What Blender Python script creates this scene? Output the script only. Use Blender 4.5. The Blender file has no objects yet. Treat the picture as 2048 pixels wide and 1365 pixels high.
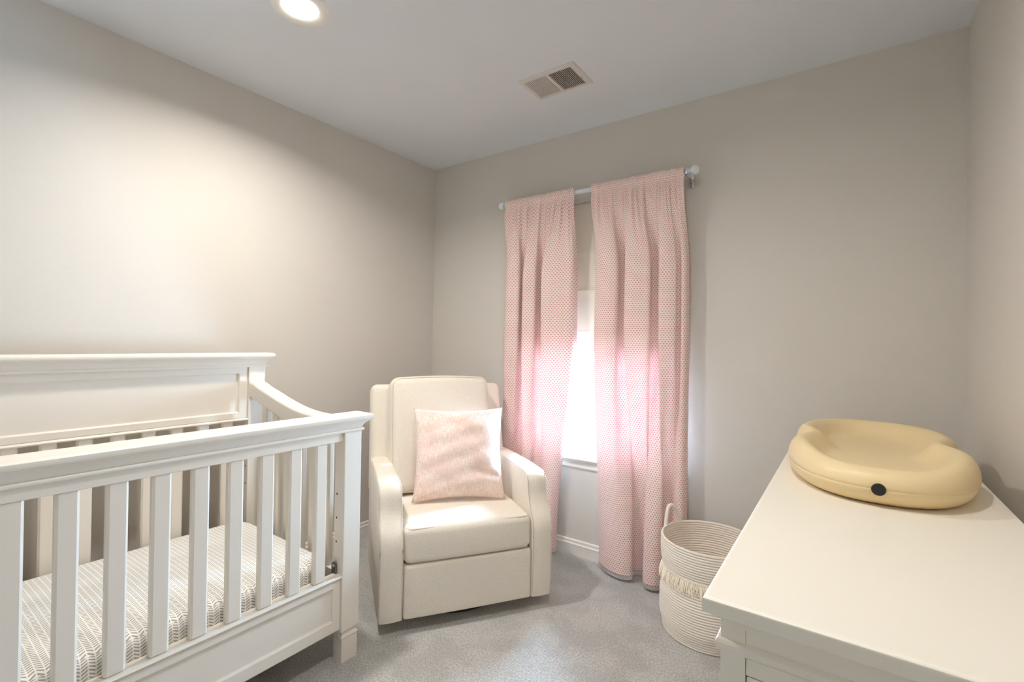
import bpy, bmesh, math, random
from mathutils import Vector, Matrix
random.seed(7)
C = bpy.context.scene.collection
PI = math.pi

# ------------------------------------------------------------------ helpers
def lin(r, g, b):
    f = lambda c: c/12.92 if c <= .04045 else ((c+.055)/1.055)**2.4
    return (f(r/255), f(g/255), f(b/255), 1)

def finish(name, bm, mat, parent=None, smooth=True, angle=38, merge=0.0, normals=True, wn=False):
    if merge: bmesh.ops.remove_doubles(bm, verts=bm.verts, dist=merge)
    if normals: bmesh.ops.recalc_face_normals(bm, faces=bm.faces)
    a = math.radians(angle)
    for f in bm.faces: f.smooth = smooth
    if smooth:
        for e in bm.edges:
            if len(e.link_faces) == 2 and e.calc_face_angle(0) > a: e.smooth = False
    me = bpy.data.meshes.new(name); bm.to_mesh(me); bm.free()
    me.materials.append(mat)
    o = bpy.data.objects.new(name, me); C.objects.link(o)
    if parent: o.parent = parent
    if wn:
        md = o.modifiers.new('weighted_normal', 'WEIGHTED_NORMAL'); md.keep_sharp = True; md.weight = 80
    return o

def thing(name, label, cat, loc=(0, 0, 0), rotz=0, group=None):
    o = bpy.data.objects.new(name, None); C.objects.link(o)
    o.location = loc; o.rotation_euler = (0, 0, rotz); o.empty_display_size = .1
    o['label'] = label; o['category'] = cat
    if group: o['group'] = group
    return o

def tag(o, label, cat, group=None):
    o['label'] = label; o['category'] = cat
    if group: o['group'] = group
    return o

def struct(o): o['kind'] = 'structure'; return o

def box(bm, x0, x1, y0, y1, z0, z1, bev=0, seg=2):
    v = [bm.verts.new(p) for p in ((x0,y0,z0),(x1,y0,z0),(x1,y1,z0),(x0,y1,z0),(x0,y0,z1),(x1,y0,z1),(x1,y1,z1),(x0,y1,z1))]
    fs = [bm.faces.new([v[i] for i in q]) for q in ((0,3,2,1),(4,5,6,7),(0,1,5,4),(1,2,6,5),(2,3,7,6),(3,0,4,7))]
    if bev:
        es = list({e for f in fs for e in f.edges})
        bmesh.ops.bevel(bm, geom=es, offset=bev, segments=seg, profile=.5, affect='EDGES', clamp_overlap=True)

def loft(bm, rings, cap0=True, cap1=True, closed=True):
    R = [[bm.verts.new(p) for p in r] for r in rings]
    n = len(R[0])
    for a, b in zip(R, R[1:]):
        for i in range(n if closed else n-1):
            j = (i+1) % n
            bm.faces.new((a[i], a[j], b[j], b[i]))
    if cap0: bm.faces.new(R[0][::-1])
    if cap1: bm.faces.new(R[-1])
    return R

def stack(bm, levels):
    """levels of (z, x0, x1, y0, y1): a moulded block"""
    loft(bm, [[(x0,y0,z),(x1,y0,z),(x1,y1,z),(x0,y1,z)] for z, x0, x1, y0, y1 in levels])

def prism(bm, prof, f, a, b, bev=0, seg=2):
    """extrude 2D profile; f(u,v,t)->xyz"""
    A = [bm.verts.new(f(u, v, a)) for u, v in prof]; B = [bm.verts.new(f(u, v, b)) for u, v in prof]
    n = len(prof); fs = [bm.faces.new(A[::-1]), bm.faces.new(B)]
    for i in range(n): bm.faces.new((A[i], A[(i+1) % n], B[(i+1) % n], B[i]))
    if bev:
        es = list({e for q in fs for e in q.edges})
        bmesh.ops.bevel(bm, geom=es, offset=bev, segments=seg, profile=.5, affect='EDGES', clamp_overlap=True)

def lathe(bm, prof, n=48, c=(0, 0, 0), closed_prof=False):
    rings = []
    for k in range(n):
        a = 2*PI*k/n
        rings.append([bm.verts.new((c[0]+r*math.cos(a), c[1]+r*math.sin(a), c[2]+z)) for r, z in prof])
    m = len(prof)
    for k in range(n):
        A, B = rings[k], rings[(k+1) % n]
        for i in range(m if closed_prof else m-1):
            j = (i+1) % m
            try: bm.faces.new((A[i], B[i], B[j], A[j]))
            except ValueError: pass

def tube(bm, pts, r, n=8, closed=False, cap=True):
    pts = [Vector(p) for p in pts]; N = len(pts); rings = []
    up = Vector((0, 0, 1))
    for i, p in enumerate(pts):
        a = pts[(i-1) % N] if (closed or i > 0) else p
        b = pts[(i+1) % N] if (closed or i < N-1) else p
        t = (b-a).normalized()
        s = t.cross(up)
        if s.length < 1e-3: s = t.cross(Vector((1, 0, 0)))
        s.normalize(); w = s.cross(t)
        rr = r[i] if isinstance(r, (list, tuple)) else r
        rings.append([bm.verts.new(p+s*rr*math.cos(2*PI*k/n)+w*rr*math.sin(2*PI*k/n)) for k in range(n)])
    for i in range(N if closed else N-1):
        A, B = rings[i], rings[(i+1) % N]
        for k in range(n):
            bm.faces.new((A[k], A[(k+1) % n], B[(k+1) % n], B[k]))
    if cap and not closed:
        bm.faces.new(rings[0][::-1]); bm.faces.new(rings[-1])

def sphere(bm, c, r, sc=(1, 1, 1), u=20, v=12):
    m = Matrix.Translation(c) @ Matrix.Diagonal((sc[0]*r, sc[1]*r, sc[2]*r, 1))
    bmesh.ops.create_uvsphere(bm, u_segments=u, v_segments=v, radius=1, matrix=m)

def axis_vals(h, r, nmid, nr):
    a = [-(h-r)-r*math.tan(math.radians(45*(1-k/nr))) for k in range(nr)]
    m = [-(h-r)+2*(h-r)*k/nmid for k in range(nmid+1)]
    return a+m+[-x for x in a[::-1]]

def cushion(bm, sx, sy, sz, r, nmid=10, nr=4, fn=None):
    """rounded block centred on the origin; fn(p) reshapes points"""
    H = (sx/2, sy/2, sz/2)
    ax = [axis_vals(h, min(r, h*.999), nmid if h > r*1.5 else 2, nr) for h in H]
    vs = {}
    def P(x, y, z):
        k = (round(x, 6), round(y, 6), round(z, 6))
        if k not in vs:
            p = Vector((x, y, z)); rr = min(r, *[h*.999 for h in H])
            q = Vector([max(-(h-rr), min(h-rr, c)) for h, c in zip(H, p)])
            d = p-q
            if d.length > 1e-9: p = q+d.normalized()*rr
            if fn: p = fn(p)
            vs[k] = bm.verts.new(p)
        return vs[k]
    for d in range(3):
        e, f = [(1, 2), (2, 0), (0, 1)][d]
        for s in (-1, 1):
            for i in range(len(ax[e])-1):
                for j in range(len(ax[f])-1):
                    q = []
                    for (a, b) in ((i, j), (i+1, j), (i+1, j+1), (i, j+1)):
                        c = [0, 0, 0]; c[d] = s*H[d]; c[e] = ax[e][a]; c[f] = ax[f][b]
                        q.append(P(*c))
                    if len(set(q)) < 3: continue
                    try: bm.faces.new(q if s > 0 else q[::-1])
                    except ValueError: pass

def rrect(hx, hy, r, n=6):
    out = []
    for cx, cy, a0 in ((hx-r, hy-r, 0), (-hx+r, hy-r, 90), (-hx+r, -hy+r, 180), (hx-r, -hy+r, 270)):
        for k in range(n+1):
            a = math.radians(a0+90*k/n); out.append((cx+r*math.cos(a), cy+r*math.sin(a)))
    return out

def smooth01(t): t = max(0, min(1, t)); return t*t*(3-2*t)

def catmull(pts, n):
    """n samples along a Catmull-Rom curve, even in arc length"""
    P = [Vector(p) for p in pts]; P = [2*P[0]-P[1]]+P+[2*P[-1]-P[-2]]
    d = []
    for i in range(1, len(P)-2):
        for k in range(24):
            t = k/24; a, b, c, e = P[i-1], P[i], P[i+1], P[i+2]
            d.append(.5*((2*b)+(c-a)*t+(2*a-5*b+4*c-e)*t*t+(3*b-a-3*c+e)*t**3))
    d.append(P[-2]); L = [0]
    for a, b in zip(d, d[1:]): L.append(L[-1]+(b-a).length)
    out = []; j = 0
    for k in range(n):
        s = L[-1]*k/(n-1)
        while j < len(L)-2 and L[j+1] < s: j += 1
        u = (s-L[j])/max(1e-9, L[j+1]-L[j]); out.append(d[j].lerp(d[j+1], min(1, u)))
    return out, L[-1]

# ------------------------------------------------------------------ materials
class NT:
    def __init__(s, name):
        s.m = bpy.data.materials.new(name); s.m.use_nodes = True
        s.t = s.m.node_tree; s.t.nodes.clear()
        s.out = s.n('ShaderNodeOutputMaterial')
    def n(s, k, **kw):
        q = s.t.nodes.new(k)
        for a, b in kw.items(): setattr(q, a, b)
        return q
    def put(s, sock, v):
        if isinstance(v, bpy.types.NodeSocket): s.t.links.new(v, sock)
        else: sock.default_value = v
    def M(s, op, a, b=0.0, c=0.0):
        q = s.n('ShaderNodeMath', operation=op); s.put(q.inputs[0], a)
        if len(q.inputs) > 1: s.put(q.inputs[1], b)
        if len(q.inputs) > 2: s.put(q.inputs[2], c)
        return q.outputs[0]
    def mix(s, f, a, b):
        q = s.n('ShaderNodeMix', data_type='RGBA'); s.put(q.inputs[0], f); s.put(q.inputs[6], a); s.put(q.inputs[7], b)
        return q.outputs[2]
    def noise(s, vec, scale, detail=2, rough=.5, out=0):
        q = s.n('ShaderNodeTexNoise'); s.put(q.inputs['Vector'], vec); q.inputs['Scale'].default_value = scale
        q.inputs['Detail'].default_value = detail; q.inputs['Roughness'].default_value = rough
        return q.outputs[out]
    def coord(s, k='Object'): return s.n('ShaderNodeTexCoord').outputs[k]
    def mapv(s, vec, scale):
        q = s.n('ShaderNodeMapping'); s.put(q.inputs['Vector'], vec); q.inputs['Scale'].default_value = scale
        return q.outputs[0]
    def ramp(s, f, a, b):
        q = s.n('ShaderNodeMapRange'); s.put(q.inputs[0], f); q.inputs[1].default_value = a; q.inputs[2].default_value = b
        q.interpolation_type = 'SMOOTHSTEP'; return q.outputs[0]
    def bump(s, h, strength, dist=.01):
        q = s.n('ShaderNodeBump'); s.put(q.inputs['Height'], h); q.inputs['Strength'].default_value = strength
        q.inputs['Distance'].default_value = dist; return q.outputs[0]
    def bsdf(s, col, rough=.5, normal=None, metal=0, spec=.5, sheen=0):
        q = s.n('ShaderNodeBsdfPrincipled'); s.put(q.inputs['Base Color'], col)
        s.put(q.inputs['Roughness'], rough); q.inputs['Metallic'].default_value = metal
        q.inputs['Specular IOR Level'].default_value = spec
        if sheen: q.inputs['Sheen Weight'].default_value = sheen
        if normal is not None: s.t.links.new(normal, q.inputs['Normal'])
        return q.outputs[0]
    def end(s, sh): s.t.links.new(sh, s.out.inputs[0]); return s.m

def paint(name, col, rough=.5, spec=.5, bump=.0, scale=200):
    t = NT(name); v = t.coord()
    n = t.noise(v, 3, 3)
    c2 = tuple(x*.965 for x in col[:3])+(1,)
    b = t.bump(t.noise(v, scale, 3), bump, .004) if bump else None
    return t.end(t.bsdf(t.mix(n, col, c2), rough, b, spec=spec))

WALL = lin(213, 208, 200)
m_wall = paint('wall_paint', WALL, .75, .25, .12, 260)
m_ceil = paint('ceiling_paint', lin(223, 227, 232), .85, .2, .1, 220)
m_trim = paint('white_trim_paint', lin(236, 234, 228), .35)
m_crib = paint('white_crib_lacquer', lin(230, 223, 212), .38, .45)
m_dress = paint('ivory_dresser_lacquer', lin(234, 228, 215), .42, .45)
m_vinyl = paint('white_vinyl', lin(240, 241, 242), .4)
m_rod = paint('pale_grey_rod', lin(214, 218, 224), .25)
m_finial = paint('frosted_finial', lin(225, 232, 238), .2)
m_vent = paint('dusty_vent_enamel', lin(214, 210, 205), .5)
m_dark = paint('dark_cavity', lin(34, 32, 30), .7)
m_black = paint('black_rubber', lin(24, 24, 27), .45)
t = NT('brushed_metal'); m_metal = t.end(t.bsdf(lin(120, 122, 122), .35, metal=.9))
t = NT('chrome'); m_chrome = t.end(t.bsdf(lin(225, 228, 232), .12, metal=1))

def carpet():
    t = NT('grey_carpet'); v = t.coord()
    f = t.noise(v, 330, 2, .7); g = t.noise(v, 120, 2); big = t.noise(v, 5.5, 4, .6)
    tuft = t.M('ADD', t.M('MULTIPLY', f, .75), t.M('MULTIPLY', g, .25))
    c = t.mix(t.ramp(tuft, .33, .67), lin(156, 150, 143), lin(255, 253, 249))
    nap = t.ramp(big, .42, .6)
    c = t.mix(t.M('MULTIPLY', nap, .20), c, lin(128, 125, 121))
    b = t.bump(tuft, .9, .012)
    return t.end(t.bsdf(c, .95, b, spec=.1, sheen=.3))
m_carpet = carpet()

def fabric(name, col, scale=650, strength=.25, var=.06):
    t = NT(name); v = t.coord()
    a = t.noise(t.mapv(v, (1, 1, .25)), scale, 1); b = t.noise(t.mapv(v, (.25, .25, 1)), scale, 1)
    w = t.M('MAXIMUM', a, b)
    dark = tuple(x*(1-var*2.2) for x in col[:3])+(1,)
    c = t.mix(t.ramp(w, .42, .68), dark, col)
    wr = t.noise(v, 9, 3)
    h = t.M('ADD', t.M('MULTIPLY', w, .35), t.M('MULTIPLY', wr, 1.6))
    return t.end(t.bsdf(c, .92, t.bump(h, strength, .006), spec=.15, sheen=.25))
m_linen = fabric('cream_linen', lin(235, 226, 212))
m_piping = fabric('cream_piping', lin(208, 199, 184), var=.03)

def pillow_fab():
    t = NT('blush_slub_weave'); v = t.coord('UV')
    a = t.noise(t.mapv(v, (150, 14, 1)), 1, 2, .6); b = t.noise(t.mapv(v, (14, 150, 1)), 1, 2, .6)
    big = t.noise(t.mapv(v, (4, 4, 1)), 1, 2)
    w = t.M('ADD', t.M('MULTIPLY', a, .6), t.M('ADD', t.M('MULTIPLY', b, .4), t.M('MULTIPLY', big, .3)))
    c = t.mix(t.ramp(w, .52, .82), lin(233, 202, 190), lin(250, 238, 231))
    return t.end(t.bsdf(c, .95, t.bump(w, .5, .004), spec=.1, sheen=.3))
m_pillow = pillow_fab()

def curtain_fab():
    t = NT('pink_dotted_weave'); uv = t.n('ShaderNodeSeparateXYZ'); t.put(uv.inputs[0], t.coord('UV'))
    u = t.M('DIVIDE', uv.outputs[0], .0128); w = t.M('DIVIDE', uv.outputs[1], .0212)
    def lattice(du, dw):
        a = t.M('SUBTRACT', t.M('FRACT', t.M('ADD', u, du)), .5); b = t.M('SUBTRACT', t.M('FRACT', t.M('ADD', w, dw)), .5)
        a = t.M('MULTIPLY', a, .0128/.0035); b = t.M('MULTIPLY', b, .0212/.0039)
        return t.M('ADD', t.M('MULTIPLY', a, a), t.M('MULTIPLY', b, b))
    d = t.M('MINIMUM', lattice(0, 0), lattice(.5, .5))
    dot = t.M('SUBTRACT', 1.0, t.ramp(d, .55, 1.35))
    # woven ground with little rows between the dots
    row = t.M('SINE', t.M('MULTIPLY', w, 4*PI))
    c = t.mix(dot, lin(255, 241, 235), lin(222, 168, 161))
    bmp = t.bump(t.M('SUBTRACT', t.M('MULTIPLY', row, .25), dot), .45, .003)
    df = t.n('ShaderNodeBsdfDiffuse'); t.put(df.inputs[0], c); t.t.links.new(bmp, df.inputs['Normal'])
    tr = t.n('ShaderNodeBsdfTranslucent'); t.put(tr.inputs[0], t.mix(dot, lin(250, 241, 244), lin(240, 204, 212)))
    mx = t.n('ShaderNodeMixShader'); mx.inputs[0].default_value = .20
    t.t.links.new(df.outputs[0], mx.inputs[1]); t.t.links.new(tr.outputs[0], mx.inputs[2])
    return t.end(mx.outputs[0])
m_curtain = curtain_fab()

def thin_cloth(name, col, f):
    t = NT(name)
    df = t.n('ShaderNodeBsdfDiffuse'); df.inputs[0].default_value = col
    tr = t.n('ShaderNodeBsdfTranslucent'); tr.inputs[0].default_value = col
    mx = t.n('ShaderNodeMixShader'); mx.inputs[0].default_value = f
    t.t.links.new(df.outputs[0], mx.inputs[1]); t.t.links.new(tr.outputs[0], mx.inputs[2])
    return t.end(mx.outputs[0])
m_lining = thin_cloth('white_lining', lin(248, 247, 247), .55)
m_hem = paint('pale_pink_thread', lin(252, 232, 228), .9)
m_shade = thin_cloth('cream_shade_cloth', lin(236, 228, 212), .014)

def sheet():
    t = NT('herringbone_sheet'); uv = t.n('ShaderNodeSeparateXYZ'); t.put(uv.inputs[0], t.coord('UV'))
    W_, p = .0155, .0098
    u = t.M('DIVIDE', uv.outputs[0], W_)
    fl = t.M('FLOOR', u); fr = t.M('FRACT', u)
    par = t.M('SUBTRACT', t.M('MULTIPLY', t.M('MODULO', t.M('ABSOLUTE', fl), 2.0), 2.0), 1.0)
    sh = t.M('MULTIPLY', t.M('MULTIPLY', par, fr), W_*.62)
    ph = t.M('FRACT', t.M('DIVIDE', t.M('ADD', uv.outputs[1], sh), p))
    st = t.M('MULTIPLY', t.ramp(ph, .0, .08), t.M('SUBTRACT', 1.0, t.ramp(ph, .46, .54)))
    gap = t.M('MULTIPLY', t.ramp(fr, .06, .12), t.M('SUBTRACT', 1.0, t.ramp(fr, .88, .94)))
    c = t.mix(t.M('MULTIPLY', st, gap), lin(240, 237, 232), lin(166, 165, 162))
    return t.end(t.bsdf(c, .9, t.bump(t.noise(t.coord(), 14, 3), .25, .006), spec=.15))
m_sheet = sheet()

def pad_mat():
    t = NT('tan_moulded_foam'); v = t.coord()
    return t.end(t.bsdf(t.mix(t.noise(v, 6, 2), lin(231, 210, 166), lin(227, 205, 159)), .42, t.bump(t.noise(v, 500, 1), .03, .002), spec=.4))
m_pad = pad_mat()

def rope():
    t = NT('cotton_rope'); v = t.coord()
    n = t.noise(t.mapv(v, (1, 1, 2.5)), 160, 2)
    return t.end(t.bsdf(t.mix(n, lin(228, 216, 203), lin(250, 245, 238)), .95, t.bump(n, .5, .003), spec=.1))
m_rope = rope()
m_fringe = paint('cream_fringe', lin(255, 247, 232), .95, .1)

def glass():
    t = NT('window_glass')
    a = t.n('ShaderNodeBsdfTransparent'); g = t.n('ShaderNodeBsdfGlossy'); g.inputs['Roughness'].default_value = .02
    mx = t.n('ShaderNodeMixShader'); fr = t.n('ShaderNodeFresnel'); fr.inputs[0].default_value = 1.45
    t.t.links.new(fr.outputs[0], mx.inputs[0]); t.t.links.new(a.outputs[0], mx.inputs[1]); t.t.links.new(g.outputs[0], mx.inputs[2])
    return t.end(mx.outputs[0])
m_glass = glass()
t = NT('lit_lens'); e = t.n('ShaderNodeEmission'); e.inputs[0].default_value = (1, .93, .82, 1); e.inputs[1].default_value = 14
m_lens = t.end(e.outputs[0])

# ------------------------------------------------------------------ room
W, H, NEAR = 2.796, 2.44, -3.35
WX0, WX1, WZ0, WZ1 = .80, 1.705, .545, 2.03      # window opening
def slab(name, *a): 
    bm = bmesh.new(); box(bm, *a); return bm
struct(finish('floor', slab('', -.15, W+.15, NEAR-.15, .15, -.1, 0), m_carpet, smooth=False))
struct(finish('ceiling', slab('', -.15, W+.15, NEAR-.15, .15, H, H+.12), m_ceil, smooth=False))
struct(finish('wall_left', slab('', -.15, 0, NEAR-.15, .15, 0, H), m_wall, smooth=False))
struct(finish('wall_right', slab('', W, W+.15, NEAR-.15, .15, 0, H), m_wall, smooth=False))
struct(finish('wall_near', slab('', 0, W, NEAR-.15, NEAR, 0, H), m_wall, smooth=False))
bm = bmesh.new()
xs = (0, WX0, WX1, W); zs = (0, WZ0, WZ1, H); D = .15
for y in (0, D):
    g = [[bm.verts.new((x, y, z)) for x in xs] for z in zs]
    for i in range(3):
        for j in range(3):
            if (i, j) != (1, 1): bm.faces.new((g[i][j], g[i][j+1], g[i+1][j+1], g[i+1][j]))
for a, b in (((WX0, WZ0), (WX1, WZ0)), ((WX1, WZ0), (WX1, WZ1)), ((WX1, WZ1), (WX0, WZ1)), ((WX0, WZ1), (WX0, WZ0))):
    bm.faces.new([bm.verts.new(p) for p in ((a[0], 0, a[1]), (b[0], 0, b[1]), (b[0], D, b[1]), (a[0], D, a[1]))])
struct(finish('wall_back', bm, m_wall, smooth=False, merge=1e-5))

# baseboards (moulded profile: out from wall, up)
BB = [(0, 0), (.014, 0), (.014, .056), (.0155, .059), (.0155, .062), (.010, .066), (.0085, .072), (.0095, .078), (.008, .083), (.003, .086), (0, .086)]
def baseboard(name, f, a, b):
    bm = bmesh.new(); prism(bm, BB, f, a, b)
    struct(finish(name, bm, m_trim, angle=25))
baseboard('baseboard_back', lambda u, v, t: (t, -u, v), 0, W)
baseboard('baseboard_left', lambda u, v, t: (u, t, v), NEAR, -.016)
baseboard('baseboard_right', lambda u, v, t: (W-u, t, v), NEAR, -.016)

# window
win = bpy.data.objects.new('window_1', None); C.objects.link(win); win.location = (0, 0, 0); struct(win)
def ring(bm, x0, x1, z0, z1, w, y0, y1, wb=None, bev=.003):
    wb = wb or w
    for a in ((x0, x0+w, z0, z1), (x1-w, x1, z0, z1), (x0+w, x1-w, z0, z0+wb), (x0+w, x1-w, z1-w, z1)):
        box(bm, a[0], a[1], y0, y1, a[2], a[3], bev)
bm = bmesh.new(); ring(bm, WX0, WX1, WZ0+.02, WZ1, .028, .05, .145); struct(finish('frame', bm, m_vinyl, win))
ZM = 1.29
bm = bmesh.new(); ring(bm, WX0+.028, WX1-.028, WZ0+.048, ZM, .038, .062, .092, .05); struct(finish('sash', bm, m_vinyl, win))
bm = bmesh.new(); ring(bm, WX0+.028, WX1-.028, ZM-.035, WZ1-.028, .038, .098, .128); struct(finish('sash', bm, m_vinyl, win))
gx0, gx1 = WX0+.066, WX1-.066
for (z0, z1, y) in ((WZ0+.098, ZM-.038, .077), (ZM+.003, WZ1-.066, .113)):
    bm = bmesh.new()
    for k in (1, 2):
        x = gx0+(gx1-gx0)*k/3; box(bm, x-.009, x+.009, y-.006, y+.006, z0, z1)
    zc = (z0+z1)/2; box(bm, gx0, gx1, y-.0055, y+.0055, zc-.009, zc+.009)
    struct(finish('muntin', bm, m_vinyl, win))
    bm = bmesh.new(); box(bm, gx0, gx1, y-.0015, y+.0015, z0, z1); struct(finish('glass_pane', bm, m_glass, win, smooth=False))
bm = bmesh.new()
prism(bm, [(.14, .545), (-.028, .545), (-.034, .549), (-.036, .555), (-.034, .561), (-.028, .565), (.14, .565)], lambda u, v, t: (t, u, v), WX0-.045, WX1+.045)
struct(finish('stool', bm, m_trim, win))
bm = bmesh.new()
prism(bm, [(0, .5), (-.011, .5), (-.013, .504), (-.013, .508), (-.010, .514), (-.010, .53), (-.017, .538), (-.017, .545), (0, .545)], lambda u, v, t: (t, u, v), WX0-.025, WX1+.025)
struct(finish('apron', bm, m_trim, win))

# ------------------------------------------------------------------ roman shade
rs = thing('roman_shade', 'cream fabric roman shade lowered halfway behind the pink curtains', 'window shade', ((WX0+WX1)/2, .03, WZ1))
hw = (WX1-WX0)/2-.006
folds = [1.738, 1.521, 1.284]
bm = bmesh.new(); zz = []; n = 60
rows = []
for k in range(n+1):
    z = 2.028-(2.028-1.163)*k/n
    y = 0
    for f in folds: y -= .006*math.exp(-((z-f)/.006)**2)
    y += .003*math.sin(z*14)
    rows.append((y, z-WZ1))
prof = rows+[(y+.004, z) for y, z in rows[::-1]]
prism(bm, prof, lambda u, v, t: (t, u, v), -hw, hw)
finish('shade_cloth', bm, m_shade, rs, angle=60)
bm = bmesh.new(); box(bm, -hw, hw, .006, .03, -.032, -.002, .003); finish('headrail', bm, m_vinyl, rs)
for f in folds:
    bm = bmesh.new(); tube(bm, [(-hw+.01, -.0045, f-WZ1), (hw-.01, -.0045, f-WZ1)], .0022, 6); finish('fold_seam', bm, m_shade, rs)

# ------------------------------------------------------------------ curtain rod and curtains
RY, RZ = -.1, 2.055
rod = thing('curtain_rod', 'pale curtain rod with white ball finials mounted above the window', 'curtain rod', (1.2525, RY, RZ))
RX0, RX1 = .712, 1.795
bm = bmesh.new(); tube(bm, [(RX0-1.2525, 0, 0), (1.26-1.2525, 0, 0)], .0125, 20); finish('rod_tube', bm, m_rod, rod)
bm = bmesh.new(); tube(bm, [(1.215-1.2525, 0, 0), (RX1-1.2525, 0, 0)], .0142, 20); finish('rod_tube', bm, m_rod, rod)
for sx, x in ((-1, RX0-1.2525), (1, RX1-1.2525)):
    bm = bmesh.new()
    pr = [(.0, -.004), (.012, -.004), (.0145, 0), (.013, .004), (.009, .008), (.010, .011), (.0165, .016), (.0225, .024), (.0245, .033), (.0225, .042), (.0165, .050), (.008, .0545), (0, .0555)]
    lathe(bm, pr, 28)
    for v in bm.verts: v.co = Vector((x+sx*v.co.z, v.co.y, v.co.x))
    finish('finial', bm, m_finial, rod, merge=1e-5)
for x in (RX0-.004-1.2525, RX1-.006-1.2525):
    bm = bmesh.new()
    box(bm, x-.006, x+.006, -.002, .096, -.0225, -.0155, .001)
    box(bm, x-.010, x+.010, .094, .0985, -.055, .02, .002)
    box(bm, x-.006, x+.006, -.02, -.016, -.02, .002, .001); box(bm, x-.006, x+.006, .016, .02, -.02, .002, .001)
    finish('bracket', bm, m_chrome, rod)

def curtain(label, top, ctrl, mids, ztop, zbot, seed, ncol=340, nrow=120, hem=.075):
    """top=(x0,x1) on the rod; ctrl = plan points at floor level; mids = plan points at mid height"""
    rnd = random.Random(seed)
    root = thing('curtain', label, 'curtain', ((top[0]+top[1])/2, RY, 0), 0, 'pink dotted window curtains')
    ox, oy = root.location.x, root.location.y
    bot, L = catmull([(x, y, 0) for x, y in ctrl], ncol); mid, L2 = catmull([(x, y, 0) for x, y in mids], ncol)
    ph = [(rnd.uniform(0, 6.28), rnd.uniform(.8, 1.2)) for _ in range(6)]
    xs = []; acc = 0
    for i in range(ncol):
        acc += 1+.7*math.sin(i*.55+ph[0][0])*math.sin(i*.13+ph[1][0]); xs.append(acc)
    xs = [(a-xs[0])/(xs[-1]-xs[0]) for a in xs]
    def surf(i, z):
        s = i/(ncol-1); t = (ztop-z)/(ztop-zbot)
        # gathered header: tight little pleats that open into the folds below
        gx = top[0]+(top[1]-top[0])*(.5*s+.5*xs[i])
        dn = smooth01((ztop-.045-z)/.06); fade = 1-smooth01((ztop-.07-z)/.34)
        amp = .004+.016*dn
        a1 = abs(math.sin(s*PI*17*ph[2][1]+ph[2][0]+1.1*math.sin(s*13+ph[3][0]))); a2 = abs(math.sin(s*PI*29+ph[3][0]+1.5*math.sin(s*7)))
        g = (a1*.65+a2*.35)*fade
        bul = .019*math.sqrt(max(0, 1-((z-RZ)/.026)**2)) if abs(z-RZ) < .026 else 0
        base = -max(bul, .006 if z > RZ else .010)
        p0 = Vector((gx, RY+base-amp*g, 0))
        w1 = smooth01((t-.022)/.22); w2 = smooth01((t-.36)/.62)
        m = mid[i].lerp(bot[i], w2)
        m.y -= amp*g*.9
        p = p0.lerp(m, w1)
        p.y += .0025*math.sin(s*60+t*3+ph[4][0])*(1-w2*.6)+.002*math.sin(s*23+9*t+ph[5][0])
        p.x += .003*math.sin(t*7+s*5)
        return Vector((p.x-ox, p.y-oy, z))
    def sheetmesh(name, mat, zt, zb, dy, i0, i1, thick, parent):
        bm = bmesh.new(); uvl = bm.loops.layers.uv.new('UVMap')
        zs = []
        k = 0; z = zt
        while z > zb+1e-6:
            zs.append(z); z -= .006 if z > 1.94 else (zt-zb)/nrow
        zs.append(zb); G = []
        for z in zs:
            row = []
            for i in range(i0, i1):
                p = surf(i, z)
                if dy: p.y += dy
                row.append((bm.verts.new(p), (i/(ncol-1)*L, z)))
            G.append(row)
        for a, b in zip(G, G[1:]):
            for i in range(len(a)-1):
                q = (a[i], b[i], b[i+1], a[i+1])
                f = bm.faces.new([v for v, _ in q])
                for lp, (_, uv) in zip(f.loops, q): lp[uvl].uv = uv
        o = finish(name, bm, mat, parent, angle=180, normals=False)
        if thick:
            md = o.modifiers.new('thickness', 'SOLIDIFY'); md.thickness = thick; md.offset = 0
        return o
    sheetmesh('face_cloth', m_curtain, ztop, zbot, 0, 0, ncol, .0016, root)
    sheetmesh('lining', m_lining, RZ-.03, zbot-.018, .006, 3, ncol-3, 0, root)
    # stitched hem line
    bm = bmesh.new(); tube(bm, [surf(i, zbot+hem)-Vector((0, .0014, 0)) for i in range(0, ncol, 2)], .0012, 5); finish('hem_stitch', bm, m_hem, root)
    return root

curtain('pink dotted curtain hanging right of the window gap, beside the rope basket', (1.29, 1.785),
    [(1.350,-.050),(1.352,-.078),(1.375,-.102),(1.430,-.138),(1.490,-.154),(1.534,-.146),(1.552,-.118),(1.540,-.086),(1.548,-.058),(1.572,-.046),(1.604,-.044),
     (1.630,-.056),(1.624,-.088),(1.614,-.124),(1.636,-.154),(1.665,-.162),(1.694,-.154),(1.712,-.126),(1.698,-.092),(1.700,-.062),(1.718,-.048),(1.742,-.058),(1.748,-.086),(1.775,-.108),(1.800,-.102),(1.815,-.075)],
    [(1.312,-.060),(1.314,-.095),(1.345,-.120),(1.400,-.134),(1.442,-.130),(1.453,-.108),(1.440,-.080),(1.444,-.056),(1.478,-.048),(1.506,-.060),(1.500,-.090),(1.492,-.116),(1.520,-.136),(1.568,-.136),
     (1.610,-.128),(1.626,-.106),(1.612,-.078),(1.616,-.052),(1.645,-.044),(1.678,-.058),(1.678,-.088),(1.668,-.114),(1.690,-.136),(1.730,-.132),(1.752,-.112),(1.742,-.086),(1.762,-.078),(1.776,-.106),(1.794,-.092),(1.797,-.055)],
    2.078, .036, 3)
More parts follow.
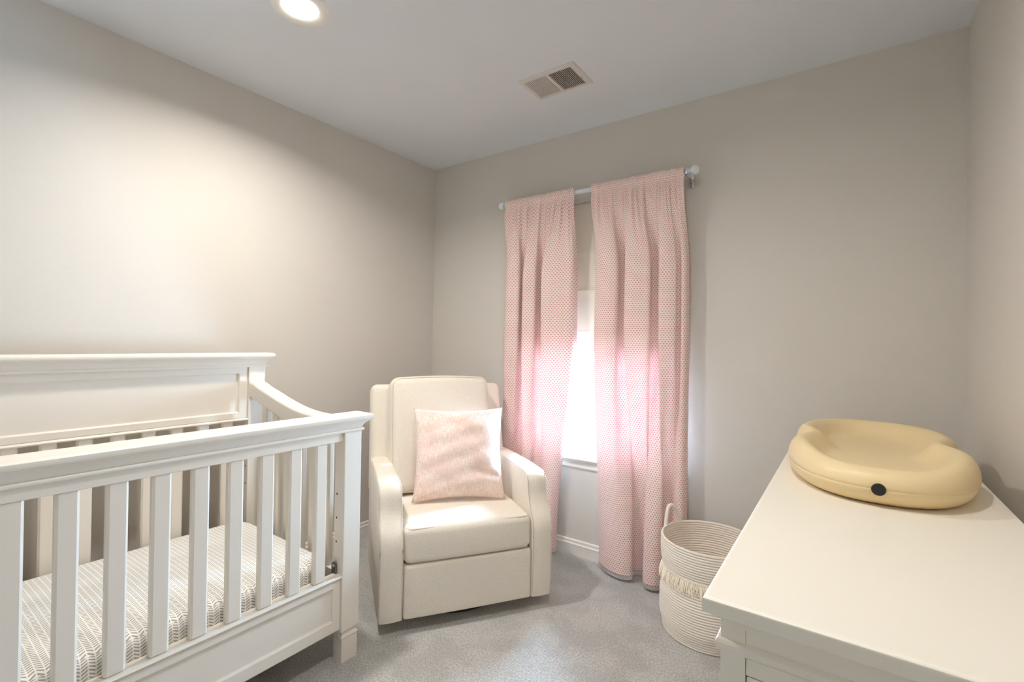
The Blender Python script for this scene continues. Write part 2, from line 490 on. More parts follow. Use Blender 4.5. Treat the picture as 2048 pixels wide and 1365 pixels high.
curtain('pink dotted curtain hanging left of the window gap, partly behind the cream armchair', (.716, 1.19),
    [(.700,-.060),(.712,-.090),(.745,-.105),(.780,-.090),(.800,-.060),(.830,-.052),(.850,-.080),(.880,-.112),(.915,-.105),(.935,-.070),(.960,-.055),(.985,-.075),(1.000,-.105),(1.030,-.122),(1.060,-.118),(1.080,-.095),(1.085,-.065)],
    [(.704,-.060),(.712,-.100),(.750,-.124),(.800,-.124),(.820,-.102),(.806,-.076),(.810,-.052),(.838,-.044),(.862,-.058),(.856,-.088),(.852,-.112),(.880,-.130),(.922,-.126),(.940,-.104),(.926,-.078),(.930,-.052),(.962,-.042),(.990,-.058),(.984,-.090),
     (.984,-.114),(1.010,-.128),(1.050,-.126),(1.095,-.112),(1.140,-.116),(1.178,-.098),(1.188,-.064)],
    2.078, .036, 11)

# ------------------------------------------------------------------ crib
YR, YL = -1.286, -2.676
crib = thing('crib', 'white wooden crib with slatted sides and tall panelled headboard', 'crib', (.52, (YR+YL)/2, 0))
CX, CY = crib.location.x, crib.location.y
def cf(name, bm, mat=None, parent=None):
    """finish a crib part modelled in room coordinates"""
    for v in bm.verts: v.co -= Vector((CX, CY, 0))
    return finish(name, bm, mat or m_crib, parent or crib, angle=32, wn=True)
PF = (.851, .909); PB = (.135, .180); PW = .076     # post depth front/back, width
def post(x0, x1, y0, y1, ztop):
    bm = bmesh.new()
    lv = [(0, .004), (.004, .004), (.086, .004), (.0875, .006), (.089, .004), (.091, .002), (.096, .003), (.101, .0065), (.108, .0095), (.113, .009), (.1145, .003), (.119, .0), (.124, -.0005), (.128, .0), (ztop, 0)]
    stack(bm, [(z, x0+i, x1-i, y0+i, y1-i) for z, i in lv])
    es = [e for e in bm.edges if abs(e.verts[0].co.z-e.verts[1].co.z) > .1]
    bmesh.ops.bevel(bm, geom=es, offset=.004, segments=2, profile=.5, affect='EDGES')
    return cf('post', bm)
posts = []
for (y0, y1) in ((YR-PW, YR), (YL, YL+PW)):
    pf = post(*PF, y0, y1, .866); pb = post(*PB, y0, y1, 1.087); posts.append((pf, pb))
def hole(parent, x, y, z):
    bm = bmesh.new(); lathe(bm, [(0, 0), (.0032, 0), (.0036, .0006), (.0042, .0006)], 12)
    for v in bm.verts: v.co = Vector((x+v.co.x, y-.0007+v.co.z*.5, z+v.co.y))
    cf('bolt_hole', bm, m_dark, parent)
for z in (.63, .54, .45): hole(posts[0][0], .868, YR-PW, z)
for z in (.70, .62, .54): hole(posts[0][1], .162, YR-PW, z)

def crown(name, x0, x1, y0, y1, zt, e=.032, ei=.018):
    lv = [(-.057, .0), (-.0575, .006), (-.0605, .0085), (-.064, .006), (-.065, .0015)]
    lv = [(-.066, 0), (-.0655, .005), (-.062, .008), (-.058, .008), (-.0545, .005), (-.0535, .001), (-.049, .002), (-.043, .005), (-.037, .010), (-.031, .017), (-.027, .024), (-.0255, .026),
          (-.0245, .029), (-.023, .0285), (-.022, .031), (-.018, .0345), (-.012, .036), (-.006, .0345), (-.002, .030), (0, .024)]
    bm = bmesh.new()
    stack(bm, [(zt+dz, x0-o*ei/.036, x1+o*e/.036, y0-o*e/.036, y1+o*e/.036) for dz, o in lv])
    return cf(name, bm)
crown('front_top_rail', *PF, YL, YR, .931, .032, .008)
crown('headboard_crown', *PB, YL, YR, 1.144, .032, .004)

def panel(name, xb, xf, y0, y1, z0, z1, my, mb, mt, rec=.010, lip_bottom=False, lip_top=False):
    """panel facing +x with a sunk field"""
    R = lambda x, a, b, c, d: [(x, a, c), (x, b, c), (x, b, d), (x, a, d)]
    bm = bmesh.new()
    loft(bm, [R(xb, y0, y1, z0, z1), R(xf-.003, y0, y1, z0, z1), R(xf, y0+.003, y1-.003, z0+.003, z1-.003),
              R(xf, y0+my-.004, y1-my+.004, z0+mb-.004, z1-mt+.004), R(xf-.002, y0+my-.001, y1-my+.001, z0+mb-.001, z1-mt+.001),
              R(xf-rec+.002, y0+my, y1-my, z0+mb, z1-mt), R(xf-rec, y0+my+.004, y1-my-.004, z0+mb+.004, z1-mt-.004)])
    if lip_top: prism(bm, [(xb-.004, z1), (xf+.002, z1), (xf+.007, z1+.003), (xf+.008, z1+.006), (xf+.004, z1+.010), (xf-.004, z1+.012), (xb-.004, z1+.012)], lambda u, v, t: (u, t, v), y0, y1)
    if lip_bottom: prism(bm, [(xb, z0-.012), (xf+.001, z0-.012), (xf+.006, z0-.010), (xf+.007, z0-.006), (xf+.003, z0), (xb, z0)], lambda u, v, t: (u, t, v), y0, y1)
    return cf(name, bm)
yi0, yi1 = YL+PW, YR-PW
panel('front_lower_panel', .868, .9, yi0, yi1, .128, .32, .034, .045, .03, lip_top=True)
panel('headboard_panel', .145, .172, yi0, yi1, .844, 1.08, .04, .03, .032, lip_bottom=True)
panel('back_lower_rail', .145, .172, yi0, yi1, .2, .32, .034, .035, .03)
bm = bmesh.new(); box(bm, .869, .903, yi0, yi1, .832, .8665, .004); cf('front_slat_rail', bm)
PITCH = .0975
def slat_bm(along_y, c, pos, z0, z1):
    bm = bmesh.new(); h = .023; th = .013
    if along_y: box(bm, pos-th, pos+th, c-h, c+h, z0, z1, .006, 1)
    else: box(bm, c-h, c+h, pos-th, pos+th, z0, z1, .006, 1)
    return bm
for k in range(12):
    c = -1.446-PITCH*k
    cf('slat', slat_bm(True, c, .884, .331, .836)); cf('slat', slat_bm(True, c, .158, .315, .84))
ERT = [(.176, 1.011), (.2, 1.010), (.228, 1.002), (.26, .991), (.33, .974), (.41, .953), (.484, .936), (.56, .922), (.635, .914), (.72, .911), (.86, .911)]
def ert(x):
    for a, b in zip(ERT, ERT[1:]):
        if x <= b[0]: return a[1]+(b[1]-a[1])*(x-a[0])/(b[0]-a[0])
    return ERT[-1][1]
for (y0, y1) in ((YR-PW+.002, YR-.004), (YL+.004, YL+PW-.002)):
    bm = bmesh.new(); N = 40; xs = [.176+(.86-.176)*k/N for k in range(N+1)]
    P, _ = catmull([(x, 0, z) for x, z in ERT], N+1)
    rings = []
    for p in P:
        zt, x = p.z, p.x; zb = zt-.076; r = .012
        c = []
        for (a, b) in rrect((y1-y0)/2, .038, r, 4): c.append((x, (y0+y1)/2+a, (zt+zb)/2+b))
        rings.append(c)
    loft(bm, rings); cf('end_rail', bm)
    yc = (y0+y1)/2
    for k in range(6):
        x = .276+.0957*k; cf('slat', slat_bm(False, x, yc, .315, ert(x)-.06))
    bm = bmesh.new(); box(bm, .178, .853, yc-.014, yc+.014, .2, .32, .004); cf('end_lower_rail', bm)
bm = bmesh.new(); box(bm, .181, .867, yi0+.001, yi1-.001, .235, .25); box(bm, .181, .850, yi0-.026, yi1+.026, .2355, .2495); cf('mattress_board', bm, m_metal)  # board stretched and second box added to block light leaking onto the floor
bm = bmesh.new()
prism(bm, [(-.012, .28), (.012, .28), (.012, .362), (.008, .372), (0, .376), (-.008, .372), (-.012, .362)], lambda u, v, t: (.866+u, t, v), yi1-.010, yi1-.002, .001, 1)
br = cf('support_bracket', bm, m_metal)
bm = bmesh.new(); sphere(bm, (.868, yi1-.010, .362), .006, (1, .5, 1), 12, 8); cf('screw', bm, m_chrome, br)
bm = bmesh.new(); box(bm, .19, .86, yi0+.02, yi0+.04, .238, .252); bm.free()

# mattress
MX0, MX1, MY0, MY1, MZ0, MZ1 = .192, .862, YL+PW+.012, -1.378, .252, .398
mat_o = thing('crib_mattress', 'crib mattress in a white fitted sheet with grey herringbone dashes', 'mattress', ((MX0+MX1)/2, (MY0+MY1)/2, MZ0))
bm = bmesh.new()
sx, sy, sz = MX1-MX0, MY1-MY0, MZ1-MZ0
def mfn(p):
    u, v = p.x/(sx/2), p.y/(sy/2)
    if p.z > 0: p.z += .012*(1-u*u)*(1-v**4)-.004
    # rounded corners in plan
    return p
cushion(bm, sx, sy, sz, .035, 14, 6, mfn)
cr = .075
for v in bm.verts:
    ax, ay = abs(v.co.x), abs(v.co.y); ix, iy = sx/2-cr, sy/2-cr
    if ax > ix and ay > iy:
        dx, dy = ax-ix, ay-iy; m = max(dx, dy); l = math.hypot(dx, dy)
        v.co.x = math.copysign(ix+dx*m/l, v.co.x); v.co.y = math.copysign(iy+dy*m/l, v.co.y)
uvl = bm.loops.layers.uv.new('UVMap'); bm.normal_update()
for f in bm.faces:
    n = f.normal; c = f.calc_center_median()
    for lp in f.loops:
        p = lp.vert.co; dz = sz/2-p.z
        if abs(n.z) >= max(abs(n.x), abs(n.y)): uv = (p.y, p.x+ (0 if n.z > 0 else 1))
        elif abs(n.x) > abs(n.y): uv = (p.y, p.x+math.copysign(dz, n.x))
        else: uv = (p.y+math.copysign(dz, n.y), p.x)
        lp[uvl].uv = uv
for v in bm.verts: v.co.z += sz/2
finish('fitted_sheet', bm, m_sheet, mat_o, angle=60)

# ------------------------------------------------------------------ armchair
A0 = Vector((.898, -1.184)); A1 = Vector((1.349, -.561))
CWD = (A1-A0).length; ang = math.atan2((A1-A0).y, (A1-A0).x)+math.radians(1.5)
uvec = Vector((math.cos(ang), math.sin(ang))); A0 = (A0+A1)/2-uvec*CWD/2; A1 = A0+uvec*CWD
vvec = Vector((-uvec.y, uvec.x))
cc = (A0+A1)/2+vvec*.36
chair = thing('armchair', 'cream upholstered swivel glider armchair in the corner beside the window', 'armchair', (cc.x, cc.y, 0), ang)
hw = CWD/2; VO = -.36                    # v=0 (front) sits at local y=VO
def ch(name, bm, mat=None, parent=None, angle=50):
    for v in bm.verts: v.co.y += VO
    return finish(name, bm, mat or m_linen, parent or chair, angle=angle)
AW = .098
armprof = [(.012, .058), (.006, .12), (.002, .25), (.0, .34), (.002, .375), (.009, .402), (.024, .428), (.043, .455), (.058, .482), (.066, .508), (.069, .535), (.072, .560), (.081, .583), (.102, .597), (.132, .602),
           (.20, .6035), (.30, .604), (.41, .603), (.52, .601), (.60, .599), (.66, .595), (.685, .585), (.69, .56), (.66, .25), (.64, .075), (.625, .058)]
P, _ = catmull([(a, b, 0) for a, b in armprof], 70)
for s in (-1, 1):
    bm = bmesh.new(); u0, u1 = (s*hw, s*(hw-AW))
    r = .009; us = []
    rings = []
    cen = Vector((.34, .33, 0))
    nrm = []
    for i, p in enumerate(P):
        a, b = P[i-1] if i else P[0], P[i+1] if i < len(P)-1 else P[-1]
        t = (b-a).normalized(); nrm.append(Vector((t.y, -t.x, 0)))
    for k, (off, ins) in enumerate([(0, r*1.0), (r*.3, r*.3), (r, 0)] + [(AW*.5, -.004)] + [(AW-r, 0), (AW-r*.3, r*.3), (AW, r*1.0)]):
        u = u0+(u1-u0)*off/AW
        rings.append([(u, (p+n*ins).x, (p+n*ins).y) for p, n in zip(P, nrm)])
    loft(bm, rings); a = ch('arm', bm)
    # welt seams round both faces of the arm front
    for off in (0.004, AW-.004):
        u = u0+(u1-u0)*off/AW
        bm = bmesh.new(); tube(bm, [(u, (p+n*.0015).x, (p+n*.0015).y) for p, n in list(zip(P, nrm))[1:40]], .0026, 6); ch('piping', bm, m_piping, a)
iw = hw-AW
# body behind the seat, front panel
bm = bmesh.new(); box(bm, -iw, iw, .03, .64, .07, .27, .01); ch('base_frame', bm)
bm = bmesh.new(); cushion(bm, iw*2-.004, .05, .222, .012, 10, 3, lambda p: Vector((p.x, p.y-.004*(1-(p.x/iw)**2), p.z)))
for v in bm.verts: v.co += Vector((0, .032, .169))
ch('front_panel', bm)
# seat cushion
SD = .60
bm = bmesh.new()
def seatfn(p):
    u, v = p.x/iw, p.y/(SD/2)
    k = max(0, 1-u*u)*max(0, 1-v*v*.8)
    if p.z > 0: p.z += .014*k
    if p.y < 0: p.y -= .012*max(0, 1-u*u)*max(0, 1-(p.z/.1)**2)
    p.z -= .010*max(0, v)
    return p
cushion(bm, iw*2-.004, SD, .152, .03, 14, 5, seatfn)
for v in bm.verts: v.co += Vector((0, .008+SD/2, .358))
seat = ch('seat_cushion', bm)
for dz, sg in ((.152/2-.009, 1), (-.152/2+.009, -1)):
    bm = bmesh.new(); pts = []
    for (a, b) in rrect(iw-.004-.009, SD/2-.009, .026, 6):
        p = seatfn(Vector((a, b, dz))); pts.append((p.x, p.y+.008+SD/2, p.z+.358+.001*sg))
    # refine long sides so the cord follows the crown
    q = []
    for i in range(len(pts)):
        a, b = Vector(pts[i]), Vector(pts[(i+1) % len(pts)]); m = 12 if (b-a).length > .2 else 1
        for k in range(m): 
            p = a.lerp(b, k/m); q.append(p)
    tube(bm, q, .003, 6, closed=True); ch('piping', bm, m_piping, seat)
# back frame with wings (reclined) and loose back cushion
tilt = math.radians(13)
def tiltv(bm, v0, z0, dv):
    for v in bm.verts:
        x, y, z = v.co; v.co = Vector((x, v0+y*math.cos(tilt)+z*math.sin(tilt)+dv, z0+z*math.cos(tilt)-y*math.sin(tilt)))
BH = .57; bwid = .372
bm = bmesh.new()
cushion(bm, bwid*2, .11, BH, .035, 10, 5, lambda p: Vector((p.x*(1-.02*(p.z/BH+.5)), p.y, p.z)))
for v in bm.verts: v.co.z += BH/2
tiltv(bm, .60, .41, 0)
for v in bm.verts: v.co.x -= .018
back = ch('back_frame', bm)
bm = bmesh.new(); BC = .585
def bcfn(p):
    u, w = p.x/.285, p.z/(BC/2)
    if p.y < 0: p.y -= .035*max(0, 1-u*u)*max(0, 1-w*w*.9)
    p.z += .012*(1-u*u)*(1 if p.z > 0 else 0)
    p.x *= 1-.035*(w*.5+.5)
    return p
cushion(bm, .548, .155, BC, .045, 14, 6, bcfn)
for v in bm.verts: v.co.z += BC/2; v.co.x -= .03
tiltv(bm, .487, .435, 0); bc = ch('back_cushion', bm)
for yy in (-.155/2+.013, .155/2-.013):
    bm = bmesh.new(); pts = []
    rr = rrect(.274-.013, BC/2-.013, .04, 8); q = []
    for i in range(len(rr)):
        a, b = Vector(rr[i]), Vector(rr[(i+1) % len(rr)]); m = 12 if (b-a).length > .2 else 1
        for k in range(m): q.append(a.lerp(b, k/m))
    tube(bm, [bcfn(Vector((a.x, yy, a.y)))+Vector((0, -.001 if yy < 0 else .001, BC/2)) for a in q], .0028, 6, closed=True)
    for v in bm.verts: v.co.x -= .03
    tiltv(bm, .487, .435, 0); ch('piping', bm, m_piping, bc)
# swivel base
bm = bmesh.new(); lathe(bm, [(.17, 0), (.265, 0), (.27, .004), (.27, .012), (.264, .018), (.17, .018)], 64, closed_prof=True)
for v in bm.verts: v.co += Vector((0, .36, 0))
ch('swivel_ring', bm, m_black)
bm = bmesh.new(); box(bm, -.25, .25, .335, .385, .016, .03); box(bm, -.025, .025, .11, .61, .016, .03); lathe(bm, [(0, .016), (.05, .016), (.05, .072), (0, .072)], 24, (0, .36, 0)); ch('swivel_post', bm, m_black)

# pillow
def pillow():
    w = .448; n = 44
    root = thing('throw_pillow', 'square blush pink woven throw pillow propped on the cream armchair', 'pillow')
    bm = bmesh.new(); uvl = bm.loops.layers.uv.new('UVMap'); G = {}
    rnd = random.Random(5)
    for side in (1, -1):
        for i in range(n+1):
            for j in range(n+1):
                a, b = -1+2*i/n, -1+2*j/n
                if side < 0 and (i in (0, n) or j in (0, n)): G[side, i, j] = G[1, i, j]; continue
                ka, kb = 1-a*a, 1-b*b
                x = a*w/2*(1-.085*kb*abs(a)**2); z = b*w/2*(1-.085*ka*abs(b)**2)
                h = .072*(max(0, 1-abs(a)**2.4)*max(0, 1-abs(b)**2.4))**.62
                wr = .004*math.sin(9*b+2.2*a+side)*math.sin(3*a+1)+.003*math.sin(16*b-5*a)*ka+.0045*math.exp(-((b+.35+.2*a)/.07)**2)*math.exp(-((a-.55)/.35)**2)*-3
                y = -side*(h+wr*min(1, h/.03))
                sag = -.012*(1-b)*.5*ka
                G[side, i, j] = bm.verts.new((x, y, z+sag*0))
    for side in (1, -1):
        for i in range(n):
            for j in range(n):
                q = [(i, j), (i+1, j), (i+1, j+1), (i, j+1)]
                if side < 0: q = q[::-1]
                f = bm.faces.new([G[(side,)+k] for k in q])
                for lp, k in zip(f.loops, q): lp[uvl].uv = (k[0]/n, k[1]/n)
    finish('cover', bm, m_pillow, root, angle=180)
    return root
pl = pillow()
def chair_pt(u, v, z): return Vector((A0.x, A0.y, 0))+Vector((uvec.x, uvec.y, 0))*(u+hw)+Vector((vvec.x, vvec.y, 0))*v+Vector((0, 0, z))
pl.location = chair_pt(.016, .31, .662)
pl.rotation_mode = 'XYZ'
pl.rotation_euler = (Matrix.Rotation(ang+math.radians(-8), 3, 'Z') @ Matrix.Rotation(-math.radians(17), 3, 'X') @ Matrix.Rotation(math.radians(0.3), 3, 'Y')).to_euler()

# ------------------------------------------------------------------ dresser
DX0, DX1, DY0, DY1, DZ = 2.268, 2.744, -1.722, -.2, .85
dr = thing('dresser', 'ivory dresser with moulded top along the right wall under the changing pad', 'dresser', ((DX0+DX1)/2, (DY0+DY1)/2, 0))
DC = Vector((dr.location.x, dr.location.y, 0))
def df(name, bm, mat=None, parent=None, off=None, angle=30):
    for v in bm.verts: v.co -= DC
    return finish(name, bm, mat or m_dress, parent or dr, angle=angle, wn=True)
BX0, BX1, BY0, BY1 = DX0+.021, DX1-.006, DY0+.026, DY1-.021
bm = bmesh.new()
lv = [(.806, .0), (.815, .0), (.8152, .0045), (.8168, .0058), (.8198, .0058), (.82, .0125), (.8215, .0140), (.8262, .0140), (.8264, .0235), (.8275, .0255), (.8440, .0255), (.8470, .0245), (.8490, .0220), (.85, .018)]
stack(bm, [(z, BX0-o*.021/.0255, BX1+o*.006/.0255, BY0-o*.026/.0255, BY1+o*.021/.0255) for z, o in lv]); df('top', bm)
bm = bmesh.new(); box(bm, BX0+.03, BX1-.012, BY0+.02, BY1-.02, .09, .806); df('carcass', bm)
PWD = .033
for (x0, x1, y0, y1) in ((BX0, BX0+PWD, BY0, BY0+PWD), (BX1-PWD, BX1, BY0, BY0+PWD), (BX0, BX0+PWD, BY1-PWD, BY1), (BX1-PWD, BX1, BY1-PWD, BY1)):
    bm = bmesh.new()
    lv = [(0, .004), (.09, 0), (.767, 0), (.768, -.001), (.770, -.0045), (.775, -.007), (.781, -.007), (.785, -.004), (.7865, 0), (.806, 0)]
    stack(bm, [(z, x0+i, x1-i, y0+i, y1-i) for z, i in lv]); df('post', bm)
def end_panel(ya, s):
    """end of the dresser, facing -y (s=-1) or +y"""
    X0, X1 = BX0+PWD+.0006, BX1-PWD-.0006
    bm = bmesh.new()
    prof = [(.006, .806), (0, .806), (0, .7875), (-.004, .785), (-.0065, .781), (-.0065, .775), (-.004, .770), (0, .7685), (.006, .7675)]
    prism(bm, prof, lambda u, v, t: (t, ya-s*u, v), X0, X1); df('end_frieze', bm)
    bm = bmesh.new(); box(bm, X0, X1, min(ya-s*.002, ya-s*.02), max(ya-s*.002, ya-s*.02), .7415, .766, .001); df('end_rail', bm)
    bm = bmesh.new(); box(bm, X0+.001, X1-.001, min(ya-s*.0035, ya-s*.018), max(ya-s*.0035, ya-s*.018), .1, .7395, .0015); df('end_panel', bm)
end_panel(BY0, -1); end_panel(BY1, 1)
# drawer side faces the room (-x)
bm = bmesh.new(); prism(bm, [(.006, .806), (0, .806), (0, .7875), (-.004, .785), (-.0065, .781), (-.0065, .775), (-.004, .770), (0, .7685), (.006, .7675)], lambda u, v, t: (BX0+u, t, v), BY0+PWD, BY1-PWD); df('front_frieze', bm)
bm = bmesh.new(); box(bm, BX0+.004, BX0+.03, BY0+PWD, BY1-PWD, .1, .766); df('front_frame', bm)
yw = (BY1-BY0-2*PWD)/2
for r in range(3):
    for c in range(2):
        y0 = BY0+PWD+c*yw+.008; y1 = y0+yw-.016; z0 = .115+r*.216; z1 = z0+.204
        bm = bmesh.new()
        R = lambda x, a, b, p, q: [(x, a, p), (x, a, q), (x, b, q), (x, b, p)]
        loft(bm, [R(BX0+.02, y0, y1, z0, z1), R(BX0-.001, y0, y1, z0, z1), R(BX0-.003, y0+.002, y1-.002, z0+.002, z1-.002), R(BX0-.003, y0+.02, y1-.02, z0+.02, z1-.02), R(BX0+.003, y0+.024, y1-.024, z0+.024, z1-.024)])
        d = df('drawer', bm)
        for ky in (.25, .75):
            bm = bmesh.new(); lathe(bm, [(0, 0), (.005, 0), (.005, .012), (.012, .018), (.013, .023), (.009, .028), (0, .029)], 16)
            yy = y0+(y1-y0)*ky; zc = (z0+z1)/2
            for v in bm.verts: v.co = Vector((BX0+.003-v.co.z, yy+v.co.x, zc+v.co.y))
            df('knob', bm, m_dress, d)

# ------------------------------------------------------------------ changing pad
def changing_pad():
    cx, cy = 2.502, -.652
    root = thing('changing_pad', 'tan peanut-shaped contoured changing pad lying on the ivory dresser', 'changing pad', (cx, cy, DZ))
    HL, HW = .432, .218; N = 144
    def outline(f):
        c, s = math.cos(f), math.sin(f); e = .80
        x = HW*math.copysign(abs(c)**e, c); y = HL*math.copysign(abs(s)**.86, s)
        x *= 1-.21*math.exp(-(y/.085)**2)-.03*(y/HL)**2*0
        return x, y
    prof = [(0, 0), (.70, 0), (.84, .001), (.905, .006), (.955, .016), (.985, .028), (.997, .038), (1.0, .0425), (.9965, .0435), (1.0, .0445), (.999, .054), (.988, .066), (.965, .078), (.93, .088), (.885, .0945), (.835, .096),
            (.78, .092), (.72, .082), (.665, .069), (.61, .058), (.55, .051), (.45, .047), (.25, .045), (0, .0445)]
    bm = bmesh.new(); rings = []
    for f_i in range(N):
        f = 2*PI*f_i/N; x, y = outline(f)
        sx_, sy_ = 0, max(-.18, min(.18, y*.62))
        near = smooth01((-y-.25)/.18); far = smooth01((y-.25)/.18); side = 1-max(near, far)
        hs = .78*near+1.04*far+1.10*side
        ring_ = []
        for s, z in prof:
            zz = z if z <= .0445 and s > .9 or s >= .84 and z < .045 else (.0445+(z-.0445)*hs if z > .0445 else z)
            ring_.append((sx_+(x-sx_)*s, sy_+(y-sy_)*s, zz))
        rings.append([bm.verts.new(p) for p in ring_])
    for k in range(N):
        A, B = rings[k], rings[(k+1) % N]
        for i in range(len(prof)-1): bm.faces.new((A[i], B[i], B[i+1], A[i+1]))
    bot = [r[0] for r in rings]; 
    finish('foam_body', bm, m_pad, root, angle=70, merge=1e-4)
    # vent plug in the near end
    f = math.radians(-90.5); x, y = outline(f)
    bm = bmesh.new(); lathe(bm, [(0, .003), (.0125, .003), (.0138, .001), (.0138, -.004)], 28)
    for v in bm.verts:
        q = v.co.copy(); v.co = Vector((x+q.x, y-.0005-q.z, .043+q.y))
    pg = finish('vent_plug', bm, m_black, root)
    bm = bmesh.new()
    for k in range(8):
        a = 2*PI*k/8; lathe(bm, [(0, 0), (.0014, 0)], 8, (.0085*math.cos(a), .0085*math.sin(a), 0))
    for v in bm.verts:
        q = v.co.copy(); v.co = Vector((x+q.x, y-.0038-q.z, .043+q.y))
    finish('vent_hole', bm, m_dark, pg, smooth=False)
changing_pad()

# ------------------------------------------------------------------ basket
def basket():
    cx, cy = 1.962, -.292
    root = thing('basket', 'tall white cotton rope basket with fringe between curtain and dresser', 'basket', (cx, cy, 0))
    NR = 37; h = .0106; RT = .0056
    def rad(z): 
        t = z/.395
        return .183+.013*smooth01(t/.2)-.012*math.exp(-((t-.62)/.13)**2)-.003*t
    bm = bmesh.new(); prof = []
    prof += [(.0, .004), (.155, .004)]
    out = []
    for k in range(NR):
        zc = .006+k*h; r = rad(zc)
        for a in range(5):
            th = -PI/2+PI*(a+.5)/5; out.append((r+RT*math.cos(th)*1.05, zc+RT*math.sin(th)*.97))
    inn = []
    for k in range(NR):
        zc = .006+k*h; r = rad(zc)
        for a in range(5):
            th = -PI/2+PI*(a+.5)/5; inn.append((r-RT*math.cos(th)*1.05, zc+RT*math.sin(th)*.97))
    ztop = .006+(NR-1)*h
    prof = [(0, .0)]+[(.06, .0), (.165, .0)]+out+[(rad(ztop)+.003, ztop+.0052), (rad(ztop)-.003, ztop+.0052)]+inn[::-1]+[(.16, .008), (.06, .008), (0, .008)]
    lathe(bm, prof, 112); finish('rope_body', bm, m_rope, root, angle=80, merge=1e-5)
    # fringe band: uneven cotton tassels
    bm = bmesh.new(); rnd = random.Random(2); zf = .262
    for k in range(300):
        a = 2*PI*(k+rnd.random())/300; r = rad(zf)+.0055
        L = rnd.uniform(.040, .062); da = rnd.uniform(-.12, .12); out_ = rnd.uniform(.002, .026)
        pts = []
        for q in range(5):
            t = q/4; rr = r+out_*(t**.7)*(1-.25*t); aa = a+da*t*t
            pts.append((rr*math.cos(aa), rr*math.sin(aa), zf+.004-L*t))
        tube(bm, pts, [.0018, .0022, .0023, .0019, .0008], 4)
    fr = finish('fringe', bm, m_fringe, root)
    bm = bmesh.new(); r = rad(zf)+.006; tube(bm, [(r*math.cos(2*PI*k/96), r*math.sin(2*PI*k/96), zf+.005) for k in range(96)], .0028, 6, closed=True); finish('fringe_band', bm, m_rope, root)
    for a0 in (157, -23):
        bm = bmesh.new(); pts = []
        for k in range(25):
            t = -1+2*k/24; a = math.radians(a0)+t*.27*(1-.18*(1-t*t)); up = (1-abs(t)**2.6)*.088
            rr = rad(.38)+.004+.010*(1-t*t)
            pts.append((rr*math.cos(a), rr*math.sin(a), ztop-.012+up+.004))
        tube(bm, pts, .0085, 10); finish('handle', bm, m_rope, root)
basket()

# ------------------------------------------------------------------ ceiling light and vent
LX, LY = .765, -1.484
cl = thing('ceiling_light', 'lit round recessed ceiling light with white trim', 'ceiling light', (LX, LY, H))
bm = bmesh.new(); lathe(bm, [(.103, 0), (.102, -.003), (.096, -.006), (.086, -.007), (.070, -.0045), (.064, -.001), (.064, 0)], 64, closed_prof=True); finish('trim_ring', bm, m_trim, cl)
bm = bmesh.new(); lathe(bm, [(0, -.0025), (.03, -.0025), (.055, -.002), (.0645, -.001)], 48); finish('lens', bm, m_lens, cl)

vt = thing('ceiling_vent', 'dusty white metal air vent register on the ceiling', 'vent', (1.3, -.53, H))
hx, hy = .147, .1
bm = bmesh.new()
R = lambda a, b, z: [(-a, -b, z), (a, -b, z), (a, b, z), (-a, b, z)]
loft(bm, [R(hx-.03, hy-.024, -.001), R(hx-.001, hy-.001, 0), R(hx, hy, -.002), R(hx-.004, hy-.004, -.006), R(hx-.024, hy-.019, -.0085), R(hx-.026, hy-.021, -.006), R(hx-.026, hy-.021, -.001)], False, False)
finish('frame', bm, m_vent, vt, angle=25)
ix, iy = hx-.026, hy-.021
bm = bmesh.new(); box(bm, -ix-.002, ix+.002, -iy-.002, iy+.002, -.0012, -.0002); finish('duct_opening', bm, m_dark, vt)
bm = bmesh.new(); box(bm, -.006, .006, -iy, iy, -.0085, -.0012, .001); finish('centre_bar', bm, m_vent, vt)
NL = 14
for s in (-1, 1):
    for k in range(NL):
        x = s*(.006+(ix-.006)*(k+.5)/NL)
        bm = bmesh.new(); a = math.radians(8 if s < 0 else -32)
        box(bm, -.0025 if s < 0 else -.0032, .0025 if s < 0 else .0032, -iy, iy, -.0006, .0006)
        for v in bm.verts: 
            q = v.co.copy(); v.co = Vector((x+q.x*math.cos(a)-q.z*math.sin(a), q.y, -.0048+q.x*math.sin(a)+q.z*math.cos(a)))
        finish('louver', bm, m_vent, vt, smooth=False)
bm = bmesh.new(); box(bm, ix+.003, ix+.007, .012, .028, -.016, -.006, .001); finish('damper_lever', bm, m_vent, vt)

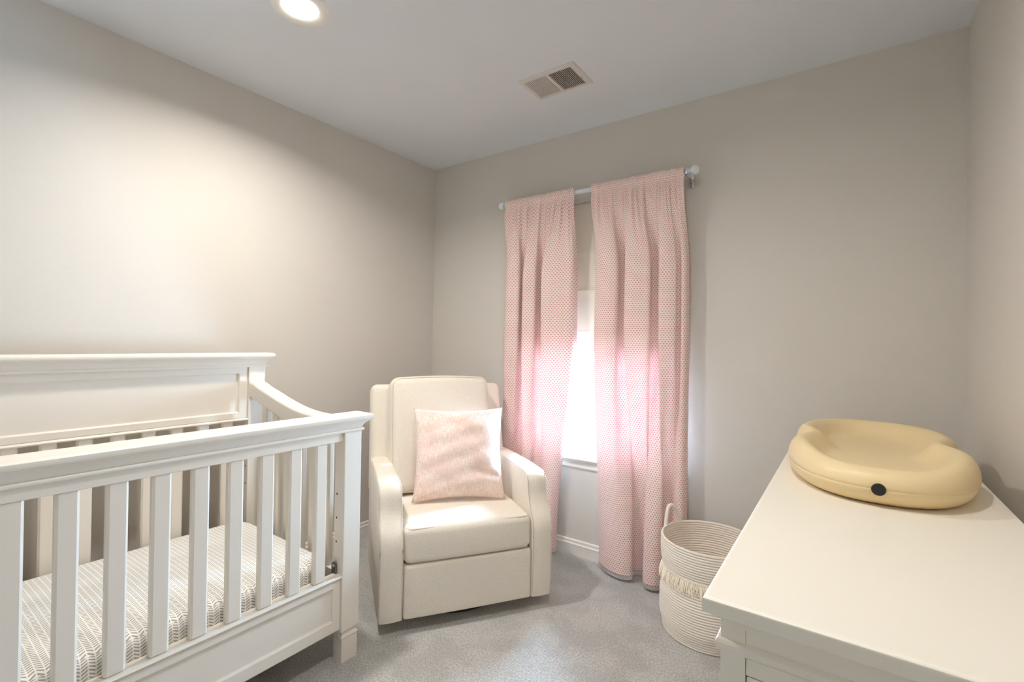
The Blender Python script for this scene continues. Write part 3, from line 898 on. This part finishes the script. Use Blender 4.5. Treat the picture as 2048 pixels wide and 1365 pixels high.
# ------------------------------------------------------------------ lights
def area(name, loc, rot, col, power, shape='DISK', size=.14, sy=None, spread=PI):
    d = bpy.data.lights.new(name, 'AREA'); d.color = col; d.energy = power; d.shape = shape; d.size = size
    if sy: d.size_y = sy
    d.spread = spread
    o = bpy.data.objects.new(name, d); C.objects.link(o); o.location = loc; o.rotation_euler = rot
    return o
WARM = (1, .96, .90)
area('recessed_lamp', (LX, LY, H-.010), (0, 0, 0), WARM, 16.5, size=.12, spread=math.radians(154))
# its twin on the other side of the room, above the dresser and out of the frame
area('recessed_lamp', (2.03, -1.6, H-.010), (0, 0, 0), WARM, 9.8, size=.14, spread=math.radians(166))
p = area('window_portal', ((WX0+WX1)/2, .16, (WZ0+WZ1)/2), (-PI/2, 0, 0), (1, 1, 1), 1, 'RECTANGLE', WX1-WX0, WZ1-WZ0)
p.data.cycles.is_portal = True

w = bpy.data.worlds.new('daylight'); bpy.context.scene.world = w; w.use_nodes = True
bg = w.node_tree.nodes['Background']; bg.inputs[0].default_value = (.49, .73, 1, 1); bg.inputs[1].default_value = 165.0

# ------------------------------------------------------------------ camera
f_, yaw, pitch, roll = 948.763, .616846, .00243991, .0169243
cyw, syw, cp, sp = math.cos(yaw), math.sin(yaw), math.cos(pitch), math.sin(pitch)
F = Vector((-syw*cp, cyw*cp, sp)); R0 = Vector((cyw, syw, 0)); U0 = R0.cross(F)
Rv = math.cos(roll)*R0+math.sin(roll)*U0; Uv = -math.sin(roll)*R0+math.cos(roll)*U0
cam = bpy.data.cameras.new('camera'); co = bpy.data.objects.new('camera', cam); C.objects.link(co)
m = Matrix((Rv, Uv, -F)).transposed().to_4x4(); m.translation = Vector((2.43704, -2.44911, 1.21420)); co.matrix_world = m
cam.sensor_width = 36; cam.lens = f_/2048*36; cam.clip_start = .02
sc = bpy.context.scene; sc.camera = co
sc.view_settings.view_transform = 'Standard'; sc.view_settings.look = 'None'
sc.view_settings.exposure = 0.25; sc.view_settings.gamma = 1
sc.cycles.max_bounces = 16; sc.cycles.diffuse_bounces = 10; sc.cycles.transmission_bounces = 8; sc.cycles.transparent_max_bounces = 12
sc.cycles.use_denoising = True; sc.cycles.caustics_reflective = False; sc.cycles.caustics_refractive = False
sc.cycles.sample_clamp_indirect = 8
